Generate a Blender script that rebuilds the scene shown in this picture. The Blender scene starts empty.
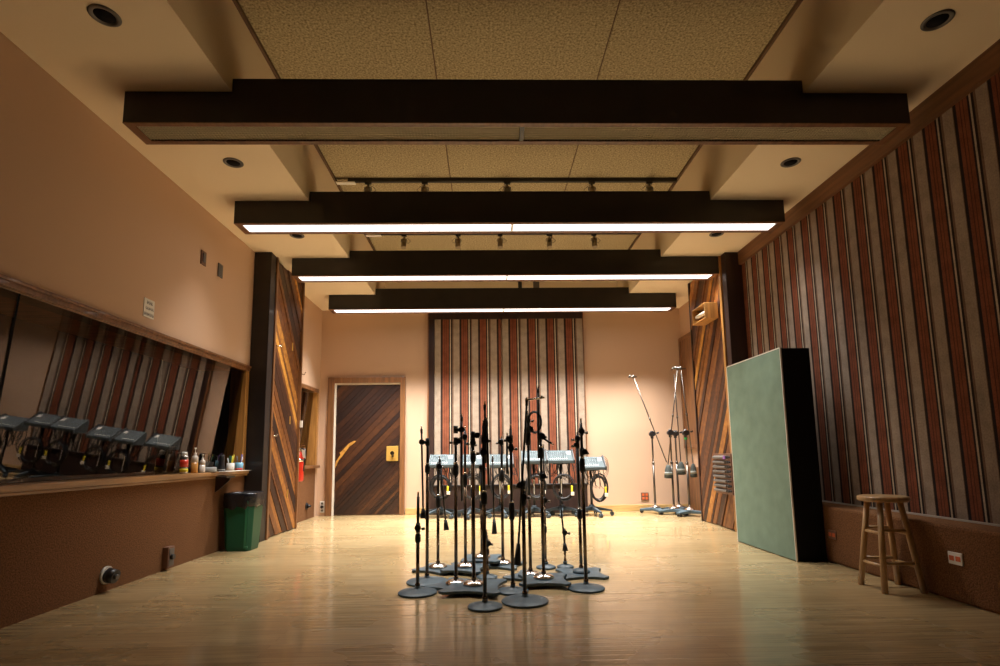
import bpy, math, random
from mathutils import Vector, Matrix
R = math.radians
col = bpy.context.scene.collection
scene = bpy.context.scene

# ------------------------------------------------------------------ mesh builder
class MB:
    def __init__(s): s.v=[]; s.f=[]; s.sm=[]; s.t=[]
    def add(s, vs, fs, smooth=False, tone=0.5):
        n=len(s.v); s.v+=[tuple(p) for p in vs]
        for f in fs: s.f.append([i+n for i in f]); s.sm.append(smooth); s.t.append(tone)
        return s
    def box(s, x0,x1,y0,y1,z0,z1, tone=0.5):
        v=[(x0,y0,z0),(x1,y0,z0),(x1,y1,z0),(x0,y1,z0),(x0,y0,z1),(x1,y0,z1),(x1,y1,z1),(x0,y1,z1)]
        return s.add(v,[(0,3,2,1),(4,5,6,7),(0,1,5,4),(1,2,6,5),(2,3,7,6),(3,0,4,7)],tone=tone)
    def cyl(s, a, b, r, r2=None, n=12, caps=True, tone=0.5):
        a=Vector(a); b=Vector(b); r2=r if r2 is None else r2
        d=(b-a).normalized(); u=d.orthogonal().normalized(); w=d.cross(u)
        vs=[]
        for c,rr in ((a,r),(b,r2)):
            for i in range(n):
                t=2*math.pi*i/n; vs.append(c+u*(rr*math.cos(t))+w*(rr*math.sin(t)))
        s.add(vs,[(i,(i+1)%n,n+(i+1)%n,n+i) for i in range(n)],True,tone)
        if caps:
            k=len(s.v)-2*n
            s.f.append([k+i for i in reversed(range(n))]); s.sm.append(False); s.t.append(tone)
            s.f.append([k+n+i for i in range(n)]); s.sm.append(False); s.t.append(tone)
        return s
    def lathe(s, prof, c=(0,0,0), n=28, smooth=True, tone=0.5):
        cx,cy,cz=c; vs=[]; fs=[]
        for r,z in prof:
            for i in range(n):
                t=2*math.pi*i/n; vs.append((cx+r*math.cos(t),cy+r*math.sin(t),cz+z))
        m=len(prof)
        for j in range(m-1):
            for i in range(n): fs.append((j*n+i,j*n+(i+1)%n,(j+1)*n+(i+1)%n,(j+1)*n+i))
        s.add(vs,fs,smooth,tone)
        k=len(s.v)-m*n
        s.f.append([k+i for i in reversed(range(n))]); s.sm.append(False); s.t.append(tone)
        s.f.append([k+(m-1)*n+i for i in range(n)]); s.sm.append(False); s.t.append(tone)
        return s
    def tube(s, pts, r, n=8, closed=False):
        pts=[Vector(p) for p in pts]; m=len(pts); vs=[]; u=None
        for j,p in enumerate(pts):
            if closed: d=(pts[(j+1)%m]-pts[j-1]).normalized()
            else: d=(pts[min(j+1,m-1)]-pts[max(j-1,0)]).normalized()
            if u is None: u=d.orthogonal().normalized()
            else:
                u=u-d*u.dot(d)
                u=u.normalized() if u.length>1e-6 else d.orthogonal().normalized()
            w=d.cross(u)
            for i in range(n):
                t=2*math.pi*i/n; vs.append(p+u*(r*math.cos(t))+w*(r*math.sin(t)))
        fs=[]
        for j in range(m if closed else m-1):
            for i in range(n):
                a=j*n; b=((j+1)%m)*n; fs.append((a+i,a+(i+1)%n,b+(i+1)%n,b+i))
        if not closed: fs+= [tuple(reversed(range(n))), tuple((m-1)*n+i for i in range(n))]
        return s.add(vs,fs,True)
    def prism(s, poly, mp, d0, d1, tone=0.5, smooth_side=False):
        n=len(poly)
        vs=[mp(u,v,d0) for u,v in poly]+[mp(u,v,d1) for u,v in poly]
        s.add(vs,[tuple(reversed(range(n))),tuple(range(n,2*n))],False,tone)
        k=len(s.v)-2*n
        for i in range(n):
            s.f.append([k+i,k+(i+1)%n,k+n+(i+1)%n,k+n+i]); s.sm.append(smooth_side); s.t.append(tone)
        return s
    def build(s, name, mat, parent=None, loc=None, bevel=0, rotz=None, seg=2):
        me=bpy.data.meshes.new(name); me.from_pydata(s.v,[],s.f)
        me.polygons.foreach_set('use_smooth',s.sm)
        ca=me.color_attributes.new('tone','FLOAT_COLOR','CORNER')
        i=0
        for p,t in zip(me.polygons,s.t):
            for l in p.loop_indices: ca.data[l].color=(t,t,t,1)
        me.materials.append(mat); me.update()
        import bmesh
        b=bmesh.new(); b.from_mesh(me); (len(b.faces)>1 and bmesh.ops.recalc_face_normals(b,faces=b.faces)); b.to_mesh(me); b.free()
        o=bpy.data.objects.new(name,me); col.objects.link(o)
        if parent: o.parent=parent
        if loc: o.location=loc
        if rotz is not None: o.rotation_euler.z=rotz
        if bevel:
            m=o.modifiers.new('bevel','BEVEL'); m.width=bevel; m.segments=seg; m.limit_method='ANGLE'; m.angle_limit=R(40)
        return o

def tag(o,label,cat,group=None,kind=None):
    o['label']=label; o['category']=cat
    if group: o['group']=group
    if kind: o['kind']=kind
    return o
def empty(name,loc,label,cat,group=None,rotz=0):
    o=bpy.data.objects.new(name,None); col.objects.link(o); o.location=loc; o.rotation_euler.z=rotz
    o.empty_display_size=.1
    return tag(o,label,cat,group)
def struct(o): o['kind']='structure'; return o

# ------------------------------------------------------------------ materials
def newmat(name):
    m=bpy.data.materials.new(name); m.use_nodes=True
    nt=m.node_tree; b=nt.nodes['Principled BSDF']; return m,nt,b
def mat(name,c,rough=.6,metal=0,var=0,scale=8,stretch=(1,1,1),bump=0,bscale=None,spec=None,coat=0,detail=4,c2=None):
    m,nt,b=newmat(name); N=nt.nodes; L=nt.links
    b.inputs['Base Color'].default_value=(*c,1); b.inputs['Roughness'].default_value=rough; b.inputs['Metallic'].default_value=metal
    if spec is not None: b.inputs['Specular IOR Level'].default_value=spec
    if coat: b.inputs['Coat Weight'].default_value=coat
    if var or bump or c2:
        tc=N.new('ShaderNodeTexCoord'); mp=N.new('ShaderNodeMapping'); mp.inputs['Scale'].default_value=stretch
        L.new(tc.outputs['Object'],mp.inputs[0])
        n=N.new('ShaderNodeTexNoise'); n.inputs['Scale'].default_value=scale; n.inputs['Detail'].default_value=detail; L.new(mp.outputs[0],n.inputs['Vector'])
        if var or c2:
            r=N.new('ShaderNodeValToRGB'); a=c2 or tuple(x*(1-var) for x in c); d=tuple(min(1,x*(1+var)) for x in c) if not c2 else c
            r.color_ramp.elements[0].position=.3; r.color_ramp.elements[1].position=.7
            r.color_ramp.elements[0].color=(*a,1); r.color_ramp.elements[1].color=(*d,1)
            L.new(n.outputs['Fac'],r.inputs[0]); L.new(r.outputs[0],b.inputs['Base Color'])
        if bump:
            n2=n
            if bscale:
                n2=N.new('ShaderNodeTexNoise'); n2.inputs['Scale'].default_value=bscale; L.new(mp.outputs[0],n2.inputs['Vector'])
            bp=N.new('ShaderNodeBump'); bp.inputs['Strength'].default_value=bump; bp.inputs['Distance'].default_value=.01
            L.new(n2.outputs['Fac'],bp.inputs['Height']); L.new(bp.outputs[0],b.inputs['Normal'])
    return m
def emit(name,c,s):
    m,nt,b=newmat(name); b.inputs['Base Color'].default_value=(.8,.8,.8,1)
    b.inputs['Emission Color'].default_value=(*c,1); b.inputs['Emission Strength'].default_value=s; return m
def woodtone(name,stops,rough=.38,stretch=(1,1,1),gscale=6,coat=.25):
    m,nt,b=newmat(name); N=nt.nodes; L=nt.links
    at=N.new('ShaderNodeAttribute'); at.attribute_name='tone'
    tc=N.new('ShaderNodeTexCoord'); mp=N.new('ShaderNodeMapping'); mp.inputs['Scale'].default_value=stretch
    L.new(tc.outputs['Object'],mp.inputs[0])
    n=N.new('ShaderNodeTexNoise'); n.inputs['Scale'].default_value=gscale; n.inputs['Detail'].default_value=6; L.new(mp.outputs[0],n.inputs['Vector'])
    ma=N.new('ShaderNodeMath'); ma.operation='MULTIPLY_ADD'; ma.inputs[1].default_value=.5; ma.inputs[2].default_value=-.25; L.new(n.outputs['Fac'],ma.inputs[0])
    ad=N.new('ShaderNodeMath'); ad.operation='ADD'; L.new(at.outputs['Fac'],ad.inputs[0]); L.new(ma.outputs[0],ad.inputs[1])
    r=N.new('ShaderNodeValToRGB'); e=r.color_ramp.elements
    e[0].position=stops[0][0]; e[0].color=(*stops[0][1],1); e[1].position=stops[-1][0]; e[1].color=(*stops[-1][1],1)
    for p,c in stops[1:-1]:
        x=e.new(p); x.color=(*c,1)
    L.new(ad.outputs[0],r.inputs[0]); L.new(r.outputs[0],b.inputs['Base Color'])
    b.inputs['Roughness'].default_value=rough; b.inputs['Coat Weight'].default_value=coat; b.inputs['Coat Roughness'].default_value=.3
    return m
def stripes(name,axis,sign,off,period=.309,dim=1):
    m,nt,b=newmat(name); N=nt.nodes; L=nt.links
    tc=N.new('ShaderNodeTexCoord'); sp=N.new('ShaderNodeSeparateXYZ'); L.new(tc.outputs['Object'],sp.inputs[0])
    # a gentle waviness of the woven edges
    ma=N.new('ShaderNodeMath'); ma.operation='MULTIPLY_ADD'; ma.inputs[1].default_value=sign/period; ma.inputs[2].default_value=off
    L.new(sp.outputs[axis],ma.inputs[0])
    fr=N.new('ShaderNodeMath'); fr.operation='FRACT'; L.new(ma.outputs[0],fr.inputs[0])
    r=N.new('ShaderNodeValToRGB'); r.color_ramp.interpolation='CONSTANT'
    cream=(.37,.285,.215); dark=(.03,.021,.018); rust=(.235,.075,.038); rd=(.11,.038,.022); thin=(.5,.40,.29); tan=(.2,.12,.08)
    st=[(0,cream),(.31,tan),(.33,dark),(.42,rust),(.52,rd),(.55,rust),(.62,rd),(.64,rust),(.75,dark),(.805,thin),(.86,dark),(.93,tan)]
    e=r.color_ramp.elements; e[0].position=0; e[0].color=(*cream,1); e[1].position=.31; e[1].color=(*tan,1)
    for p,c in st[2:]: x=e.new(p); x.color=(*c,1)
    L.new(fr.outputs[0],r.inputs[0])
    n=N.new('ShaderNodeTexNoise'); n.inputs['Scale'].default_value=90; n.inputs['Detail'].default_value=5; L.new(tc.outputs['Object'],n.inputs['Vector'])
    n3=N.new('ShaderNodeTexNoise'); n3.inputs['Scale'].default_value=9; n3.inputs['Detail'].default_value=3; L.new(tc.outputs['Object'],n3.inputs['Vector'])
    av=N.new('ShaderNodeMath'); av.operation='ADD'; L.new(n.outputs['Fac'],av.inputs[0]); L.new(n3.outputs['Fac'],av.inputs[1])
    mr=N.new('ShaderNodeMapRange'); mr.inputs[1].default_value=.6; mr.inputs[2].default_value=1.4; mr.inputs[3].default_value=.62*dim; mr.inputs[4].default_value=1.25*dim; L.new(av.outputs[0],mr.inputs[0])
    mx=N.new('ShaderNodeMix'); mx.data_type='RGBA'; mx.blend_type='MULTIPLY'; mx.inputs[0].default_value=1
    L.new(r.outputs[0],mx.inputs[6]); L.new(mr.outputs[0],mx.inputs[7]); L.new(mx.outputs[2],b.inputs['Base Color'])
    bp=N.new('ShaderNodeBump'); bp.inputs['Strength'].default_value=.3; bp.inputs['Distance'].default_value=.004; L.new(n.outputs['Fac'],bp.inputs['Height']); L.new(bp.outputs[0],b.inputs['Normal'])
    b.inputs['Roughness'].default_value=.9; b.inputs['Specular IOR Level'].default_value=.1
    return m
def floor_mat():
    m,nt,b=newmat('maple_floor'); N=nt.nodes; L=nt.links
    tc=N.new('ShaderNodeTexCoord')
    br=N.new('ShaderNodeTexBrick'); br.inputs['Scale'].default_value=1; br.inputs['Brick Width'].default_value=1.1; br.inputs['Row Height'].default_value=.057
    br.inputs['Mortar Size'].default_value=.0013; br.inputs['Mortar Smooth'].default_value=.2; br.inputs['Bias'].default_value=0; br.offset=.37; br.offset_frequency=2
    br.inputs['Color1'].default_value=(.35,.24,.11,1); br.inputs['Color2'].default_value=(.43,.31,.155,1); br.inputs['Mortar'].default_value=(.20,.11,.045,1)
    L.new(tc.outputs['Object'],br.inputs['Vector'])
    mp=N.new('ShaderNodeMapping'); mp.inputs['Scale'].default_value=(1.2,16,1); L.new(tc.outputs['Object'],mp.inputs[0])
    n=N.new('ShaderNodeTexNoise'); n.inputs['Scale'].default_value=3; n.inputs['Detail'].default_value=6; L.new(mp.outputs[0],n.inputs['Vector'])
    n2=N.new('ShaderNodeTexNoise'); n2.inputs['Scale'].default_value=1.3; n2.inputs['Detail'].default_value=4; L.new(tc.outputs['Object'],n2.inputs['Vector'])
    mr=N.new('ShaderNodeMapRange'); mr.inputs[1].default_value=.3; mr.inputs[2].default_value=.7; mr.inputs[3].default_value=.74; mr.inputs[4].default_value=1.18; L.new(n.outputs['Fac'],mr.inputs[0])
    mx=N.new('ShaderNodeMix'); mx.data_type='RGBA'; mx.blend_type='MULTIPLY'; mx.inputs[0].default_value=1
    L.new(br.outputs['Color'],mx.inputs[6]); L.new(mr.outputs[0],mx.inputs[7]); L.new(mx.outputs[2],b.inputs['Base Color'])
    rr=N.new('ShaderNodeMapRange'); rr.inputs[1].default_value=.35; rr.inputs[2].default_value=.65; rr.inputs[3].default_value=.24; rr.inputs[4].default_value=.32; L.new(n2.outputs['Fac'],rr.inputs[0]); L.new(rr.outputs[0],b.inputs['Roughness'])
    # board seams: rounded edges that catch the lamps, and a slight cupping of every board
    sp=N.new('ShaderNodeSeparateXYZ'); L.new(tc.outputs['Object'],sp.inputs[0])
    dv=N.new('ShaderNodeMath'); dv.operation='DIVIDE'; dv.inputs[1].default_value=.057; L.new(sp.outputs['Y'],dv.inputs[0])
    fr=N.new('ShaderNodeMath'); fr.operation='FRACT'; L.new(dv.outputs[0],fr.inputs[0])
    cr=N.new('ShaderNodeValToRGB'); e=cr.color_ramp.elements; e[0].position=0; e[0].color=(0,0,0,1); e[1].position=1; e[1].color=(0,0,0,1)
    for p,c in ((.06,.55),(.11,1),(.89,1),(.94,.55)):
        x=e.new(p); x.color=(c,c,c,1)
    L.new(fr.outputs[0],cr.inputs[0])
    # which seams are open wide enough to glint
    fl=N.new('ShaderNodeMath'); fl.operation='ROUND'; L.new(dv.outputs[0],fl.inputs[0])
    wn=N.new('ShaderNodeTexWhiteNoise'); wn.noise_dimensions='1D'; L.new(fl.outputs[0],wn.inputs['W'])
    st=N.new('ShaderNodeMapRange'); st.inputs[1].default_value=.45; st.inputs[2].default_value=.75; st.inputs[3].default_value=.05; st.inputs[4].default_value=1; L.new(wn.outputs['Value'],st.inputs[0])
    bp=N.new('ShaderNodeBump'); bp.inputs['Distance'].default_value=.0014; L.new(st.outputs[0],bp.inputs['Strength']); L.new(cr.outputs[0],bp.inputs['Height'])
    bp2=N.new('ShaderNodeBump'); bp2.inputs['Strength'].default_value=.02; bp2.inputs['Distance'].default_value=.01; L.new(n.outputs['Fac'],bp2.inputs['Height']); L.new(bp.outputs[0],bp2.inputs['Normal'])
    L.new(bp2.outputs[0],b.inputs['Normal']); L.new(bp.outputs[0],b.inputs['Coat Normal']); b.inputs['Coat Weight'].default_value=.65; b.inputs['Coat Roughness'].default_value=.11
    return m
def glass_mat(name,refl=2.0,tint=(.5,.46,.42)):
    m=bpy.data.materials.new(name); m.use_nodes=True; nt=m.node_tree; N=nt.nodes; L=nt.links; N.clear()
    o=N.new('ShaderNodeOutputMaterial'); mx=N.new('ShaderNodeMixShader'); t=N.new('ShaderNodeBsdfTransparent'); t.inputs[0].default_value=(*tint,1)
    g=N.new('ShaderNodeBsdfGlossy'); g.inputs['Roughness'].default_value=.0; g.inputs[0].default_value=(1,.9,.82,1)
    fr=N.new('ShaderNodeFresnel'); fr.inputs[0].default_value=1.5
    mu=N.new('ShaderNodeMath'); mu.operation='MULTIPLY'; mu.inputs[1].default_value=refl; mu.use_clamp=True
    L.new(fr.outputs[0],mu.inputs[0]); L.new(mu.outputs[0],mx.inputs[0]); L.new(t.outputs[0],mx.inputs[1]); L.new(g.outputs[0],mx.inputs[2]); L.new(mx.outputs[0],o.inputs[0])
    return m

PAINT=(.58,.39,.265)
M=dict(
 wall=mat('wall_paint',PAINT,.85,bump=.05,scale=60,spec=.2),
 ceil=mat('ceiling_paint',(.80,.65,.45),.9,bump=.05,scale=60,spec=.2),
 cork=mat('brown_carpet_wainscot',(.24,.115,.05),.95,scale=110,c2=(.11,.048,.021),bump=.5,detail=3,spec=.1),
 floor=floor_mat(),
 acoustic=mat('acoustic_tile',(.60,.49,.30),.95,scale=62,c2=(.20,.15,.075),bump=.6,detail=8,spec=.1),
 darkwood=mat('dark_wood',(.013,.0085,.0075),.5,var=.35,scale=5,stretch=(1,6,1),coat=.15),
 espresso=mat('espresso_wood',(.030,.013,.009),.45,var=.3,scale=5,stretch=(4,4,.4)),
 midwood=mat('mid_wood',(.20,.085,.03),.42,var=.35,scale=4,stretch=(7,7,.6),coat=.2),
 goldwood=mat('golden_wood',(.42,.20,.05),.4,var=.3,scale=4,stretch=(7,7,.6),coat=.2),
 redwood=mat('red_brown_soffit_wood',(.42,.15,.06),.5,var=.3,scale=3,stretch=(1,14,1)),
 sill=mat('sill_wood',(.30,.15,.05),.35,var=.35,scale=4,stretch=(8,.5,8),coat=.3),
 trimwood=mat('ceiling_trim_wood',(.15,.062,.024),.5,var=.3,scale=4,stretch=(8,.5,8)),
 basewood=mat('baseboard_wood',(.50,.32,.12),.4,var=.25,scale=4,stretch=(.6,7,7)),
 seam=mat('panel_seam',(.13,.07,.03),.7),
 chrome=mat('chrome',(.72,.68,.64),.16,1),
 bronze=mat('dull_metal_tube',(.20,.15,.11),.26,1),
 steel=mat('worn_steel',(.13,.115,.10),.36,1),
 black=mat('black_metal',(.012,.011,.012),.38),
 rubber=mat('black_rubber',(.015,.014,.015),.6),
 iron=mat('blue_grey_cast_iron',(.055,.088,.108),.45,var=.25,scale=14,bump=.1),
 slate=mat('slate_plastic',(.03,.042,.05),.5,spec=.3),
 mixer=mat('mixer_metal',(.055,.070,.074),.7,.0,spec=.15,var=.06,scale=20),
 knob=mat('knob_grey',(.16,.19,.2),.5),
 white=mat('white_plastic',(.75,.72,.66),.5),
 paper=mat('paper',(.72,.68,.60),.8),
 ink=mat('ink',(.13,.12,.12),.8),
 yellow=mat('yellow_tape',(.75,.60,.03),.5),
 green=mat('green_plastic',(.008,.075,.036),.45,spec=.3),
 greenlit=mat('green_plastic_lit_rib',(.02,.16,.08),.38),  # brighter copy of the bin green, light on the rib put into its colour
 bag=mat('black_bin_liner',(.012,.012,.014),.25,bump=.9,scale=26),
 gobo=mat('sage_fabric',(.185,.26,.20),.95,var=.09,scale=7,bump=.15,bscale=200,spec=.1),
 goboblk=mat('black_cloth',(.010,.009,.010),.95,spec=.1),
 stool=mat('stool_wood',(.46,.27,.115),.38,var=.22,scale=5,stretch=(9,9,1),coat=.3),
 red=mat('red_enamel',(.62,.035,.015),.3,coat=.4),
 brass=mat('brass',(.60,.36,.08),.35,.4),
 orange=mat('orange_socket',(.62,.12,.03),.5),
 browncover=mat('brown_cover_plate',(.16,.075,.045),.5),
 plate=mat('metal_cover_plate',(.13,.115,.10),.5,.2),
 plate2=mat('pale_metal_strip',(.5,.47,.42),.4,.3),
 can=mat('silver_can',(.6,.58,.54),.25,.9),
 amber=mat('amber_liquid',(.50,.22,.05),.2),
 clear=mat('clear_bottle_plastic',(.62,.55,.48),.15),
 blue=mat('blue_cup',(.18,.42,.58),.4),
 tape=mat('grey_tape',(.30,.31,.31),.5),
 track=mat('track_black',(.03,.022,.016),.5),
 head=mat('track_head',(.24,.18,.10),.45),
 greybag=mat('grey_green_bag',(.035,.042,.036),.8),
 pal=mat('pale_band',(.22,.24,.22),.7),
 gtape=mat('green_tape',(.03,.5,.12),.5),
 purple=mat('purple_tag',(.25,.10,.42),.5),
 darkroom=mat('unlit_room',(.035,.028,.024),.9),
 offdiff=mat('unlit_diffuser',(.80,.72,.55),.6),
 louver=mat('louver_aluminium',(.62,.56,.44),.5,.2),
 cable=mat('black_cable',(.010,.010,.012),.5),
 glass=glass_mat('control_room_glass',1.15),
 glass2=glass_mat('booth_glass',1.2),
 lamp=emit('fluorescent_diffuser',(1,.97,.95),2.4),
 seal=mat('white_door_seal',(.72,.66,.56),.6),
)
WT=[(0,(.014,.005,.003)),(.3,(.052,.016,.006)),(.55,(.16,.055,.014)),(.8,(.32,.125,.024)),(1,(.62,.30,.05))]
M['slat']=woodtone('slatted_wood',WT,stretch=(3,3,3),coat=.0,rough=.5)
M['doorwood']=woodtone('door_slats',[(0,(.010,.004,.003)),(.35,(.032,.010,.004)),(.6,(.078,.026,.007)),(.85,(.165,.062,.014)),(1,(.55,.27,.05))],rough=.45,stretch=(3,3,3),coat=.08)
M['stripe_r']=stripes('striped_wall_fabric_dimmed','Y',-1,(3.85/.25)+.83,.25,.80)  # same stripe colours, darkened to paint in the weaker light on this wall
M['stripe_f']=stripes('striped_panel_fabric','X',1,0)

# ------------------------------------------------------------------ room constants
XL,XRS,XR,YF,H,H2=-2.745,3.10,3.25,8.755,3.35,4.0
CL,CR,YC=-1.685,2.17,8.6          # raised middle of the ceiling
Y0=-1.6

# ------------------------------------------------------------------ setting
b=MB(); b.box(XL-.3,XR+.3,Y0,YF+.3,-.1,0)
struct(b.build('floor',M['floor']))
b=MB(); b.box(XL-.2,CL,Y0,YF+.2,H,H+.06); b.box(CR,XR+.2,Y0,YF+.2,H,H+.06); b.box(CL,CR,YC,YF+.2,H,H+.06)
b.box(CL-.06,CL,Y0,YC,H+.06,H2+.05); b.box(CR,CR+.06,Y0,YC,H+.06,H2+.05); b.box(CL-.06,CR+.06,YC,YC+.06,H+.06,H2+.05)
b.box(CL-.06,CR+.06,Y0,YC+.06,H2+.05,H2+.12)
struct(b.build('ceiling',M['ceil']))
# left wall with the long control-room window and the small booth window beyond
WZ0,WZ1,WY0,WY1=.80,1.93,-1.0,6.08
b=MB()
b.box(XL-.16,XL,Y0,WY0,0,H); b.box(XL-.16,XL,WY0,WY1,WZ1,H); b.box(XL-.16,XL,WY1,7.5,.78,H); b.box(XL-.16,XL,7.5,8.62,1.98,H); b.box(XL-.16,XL,8.62,YF,0,H)
struct(b.build('wall_left',M['wall']))
b=MB(); b.box(XL-.16,XL,WY0,WY1,0,.755); b.box(XL-.16,XL,WY1,7.5,0,.755); b.box(XL-.16,XL+.004,7.5,8.62,0,.755)
struct(b.build('trim_1',M['cork']))
b=MB(); b.box(XL-.2,XR+.2,YF,YF+.12,0,H)
struct(b.build('wall_back',M['wall']))
b=MB(); b.box(XR,XR+.12,7.42,YF,0,H); b.box(XRS,XR+.12,7.40,7.42,0,H)
struct(b.build('wall_recess',M['wall']))
b=MB(); b.box(XRS,XRS+.15,Y0,6.21,.40,H-.16)
struct(b.build('wall_right',M['stripe_r']))
b=MB(); b.box(XRS-.035,XRS+.15,Y0,6.21,H-.165,H-.001)
struct(b.build('trim_2',M['trimwood']))
b=MB(); b.box(2.865,XRS+.1,Y0,6.15,0,.462)
struct(b.build('trim_3',M['cork'],bevel=.02))
b=MB(); b.box(-1.34,-.985,YF-.018,YF,0,.10); b.box(1.60,XR,YF-.018,YF,0,.10)
struct(b.build('baseboard_back',M['basewood'],bevel=.004))

b=MB(); b.box(XRS-.012,XRS,Y0,6.2,.462,.474)
struct(b.build('trim_10',M['plate2']))

# unlit control room behind the glass
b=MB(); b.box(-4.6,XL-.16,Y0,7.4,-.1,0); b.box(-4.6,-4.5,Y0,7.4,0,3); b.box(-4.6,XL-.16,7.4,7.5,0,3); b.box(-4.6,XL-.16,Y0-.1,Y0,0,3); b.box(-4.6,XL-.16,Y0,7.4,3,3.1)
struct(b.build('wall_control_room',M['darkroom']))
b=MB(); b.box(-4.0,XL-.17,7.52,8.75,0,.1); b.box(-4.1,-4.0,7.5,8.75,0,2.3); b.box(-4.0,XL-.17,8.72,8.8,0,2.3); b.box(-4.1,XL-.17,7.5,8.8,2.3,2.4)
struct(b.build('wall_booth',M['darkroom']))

# window_1: long tilted control-room window
w1=struct(bpy.data.objects.new('window_1',None)); col.objects.link(w1)
b=MB(); b.box(XL,XL+.018,WY0,6.14,WZ1-.01,WZ1+.022); b.box(XL,XL+.030,WY0,6.14,WZ1+.022,WZ1+.045); b.box(XL-.15,XL,WY0,WY1,WZ1-.02,WZ1)
b.build('window_head',M['midwood'],w1,bevel=.004)
b=MB(); b.box(-3.28,XL-.155,WY0,WY1,WZ1-.01,WZ1+.02); b.build('head_reveal',M['redwood'],w1)
b=MB(); b.box(XL-.16,XL+.055,WY0,6.14,.757,.797); b.box(XL,XL+.04,WY0,6.14,.735,.757)
b.build('window_sill',M['sill'],w1,bevel=.006)
b=MB(); b.box(XL-.16,XL+.012,WY1-.03,WY1+.05,.797,WZ1-.02)
b.build('window_jamb',M['goldwood'],w1,bevel=.003)
tt=math.tan(R(4.7)); xb=XL-.105; xt=xb+(WZ1-.02-.797)*tt
for ya,yb in ((WY0,3.115),(3.125,WY1-.03)):
    b=MB(); b.add([(xb,ya,.798),(xb,yb,.798),(xt,yb,WZ1-.02),(xt,ya,WZ1-.02)],[(0,1,2,3)])
    b.build('window_pane',M['glass'],w1)
b=MB(); b.add([(xb+.004,3.112,.798),(xb+.004,3.128,.798),(xt+.004,3.128,WZ1-.02),(xt+.004,3.112,WZ1-.02)],[(0,1,2,3)])
b.build('glass_joint',M['goboblk'],w1)
# window_2: small booth window
w2=struct(bpy.data.objects.new('window_2',None)); col.objects.link(w2)
b=MB(); b.box(XL-.15,XL+.02,8.575,8.65,.80,2.0); b.box(XL-.15,XL+.02,7.5,7.53,.80,2.0); 
b.build('window_frame',M['goldwood'],w2,bevel=.003)
b=MB(); b.box(XL-.15,XL+.02,7.5,8.65,1.95,2.01)
b.build('window_head',M['midwood'],w2,bevel=.003)
b=MB(); b.box(XL-.15,XL+.05,7.42,8.70,.757,.80)
b.build('window_sill',M['midwood'],w2,bevel=.004)
b=MB(); b.add([(XL-.13,7.53,.80),(XL-.13,8.575,.80),(XL-.05,8.575,1.95),(XL-.05,7.53,1.95)],[(0,1,2,3)])
b.build('window_pane',M['glass2'],w2)

# ------------------------------------------------------------------ slatted wood
def clip(poly,nx,ny,c):
    out=[]; n=len(poly)
    for i in range(n):
        p=poly[i]; q=poly[(i+1)%n]; dp=nx*p[0]+ny*p[1]-c; dq=nx*q[0]+ny*q[1]-c
        if dp<=0: out.append(p)
        if (dp<0<dq) or (dq<0<dp):
            t=dp/(dp-dq); out.append((p[0]+(q[0]-p[0])*t,p[1]+(q[1]-p[1])*t))
    return out
def slats(b,w,h,ang,mp,seed,wmin,wmax,dep,tones,gap=.004,proud=None):
    rnd=random.Random(seed); s,c=math.sin(R(ang)),math.cos(R(ang))
    nx,ny=-s,c   # across the slats
    vals=[nx*x+ny*y for x,y in ((0,0),(w,0),(w,h),(0,h))]
    t=min(vals); hi=max(vals); i=0
    while t<hi:
        ww=rnd.uniform(wmin,wmax)
        poly=[(0,0),(w,0),(w,h),(0,h)]
        poly=clip(poly,nx,ny,t+ww-gap); poly=clip(poly,-nx,-ny,-t) if poly else poly
        if len(poly)>2:
            d=rnd.uniform(*dep); tn=rnd.choice(tones)+rnd.uniform(-.06,.06)
            b.prism(poly,mp,0,d,tone=tn)
        t+=ww; i+=1
# door in the back wall
d1=struct(bpy.data.objects.new('door_1',None)); col.objects.link(d1); d1.location=(-1.95,YF,0)
ox=1.95
def bx(b,x0,x1,y0,y1,z0,z1): return b.box(x0+ox,x1+ox,y0-YF,y1-YF,z0,z1)
b=MB(); bx(b,-2.605,-2.50,YF-.05,YF,0,2.215); bx(b,-1.43,-1.35,YF-.05,YF,0,2.215); bx(b,-2.50,-1.43,YF-.05,YF,2.12,2.215)
b.build('door_frame',M['midwood'],d1,bevel=.005)
b=MB(); bx(b,-2.50,-2.468,YF-.03,YF,0,2.12); bx(b,-2.468,-1.43,YF-.03,YF,2.095,2.12)
b.build('door_seal',M['seal'],d1)
b=MB(); W=1.036; Hh=2.075
mp=lambda u,v,d:(-2.467+ox+u,-.004-d,.012+v)
b.prism([(0,0),(W,0),(W,Hh),(0,Hh)],mp,0,.006,tone=.1)
slats(b,W,Hh,46,mp,7,.035,.10,(.012,.020),(.1,.15,.22,.3,.4,.55))
dl=b.build('door_leaf',M['doorwood'],d1,bevel=.0015,seg=1)
b=MB(); b.prism([(.00,.72),(.02,.76),(.06,.86),(.12,.93),(.22,1.07),(.30,1.13),(.33,1.165),(.30,1.17),(.22,1.13),(.10,1.00),(.07,.985),(.085,.95),(.01,.83)],mp,.018,.023,tone=1.0)  # piece of pale slat wood in the lightest tone
o=b.build('pale_wood_patch',M['doorwood'],dl); o['label']='pale wood streak on the slats'
b=MB(); bx(b,-1.645,-1.455,YF-.032,YF-.024,.85,1.09)
pl=b.build('lock_plate',M['brass'],d1,bevel=.004); pl['label']='yellow brass lock plate'
b=MB(); b.cyl((-1.545+ox,-.03,.975),(-1.545+ox,-.06,.975),.012); b.cyl((-1.545+ox,-.055,.975),(-1.545+ox,-.085,.975),.034,.03,20); b.cyl((-1.545+ox,-.03,.93),(-1.545+ox,-.036,.93),.018,.018,14)
b.build('door_knob',M['chrome'],pl)

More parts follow.
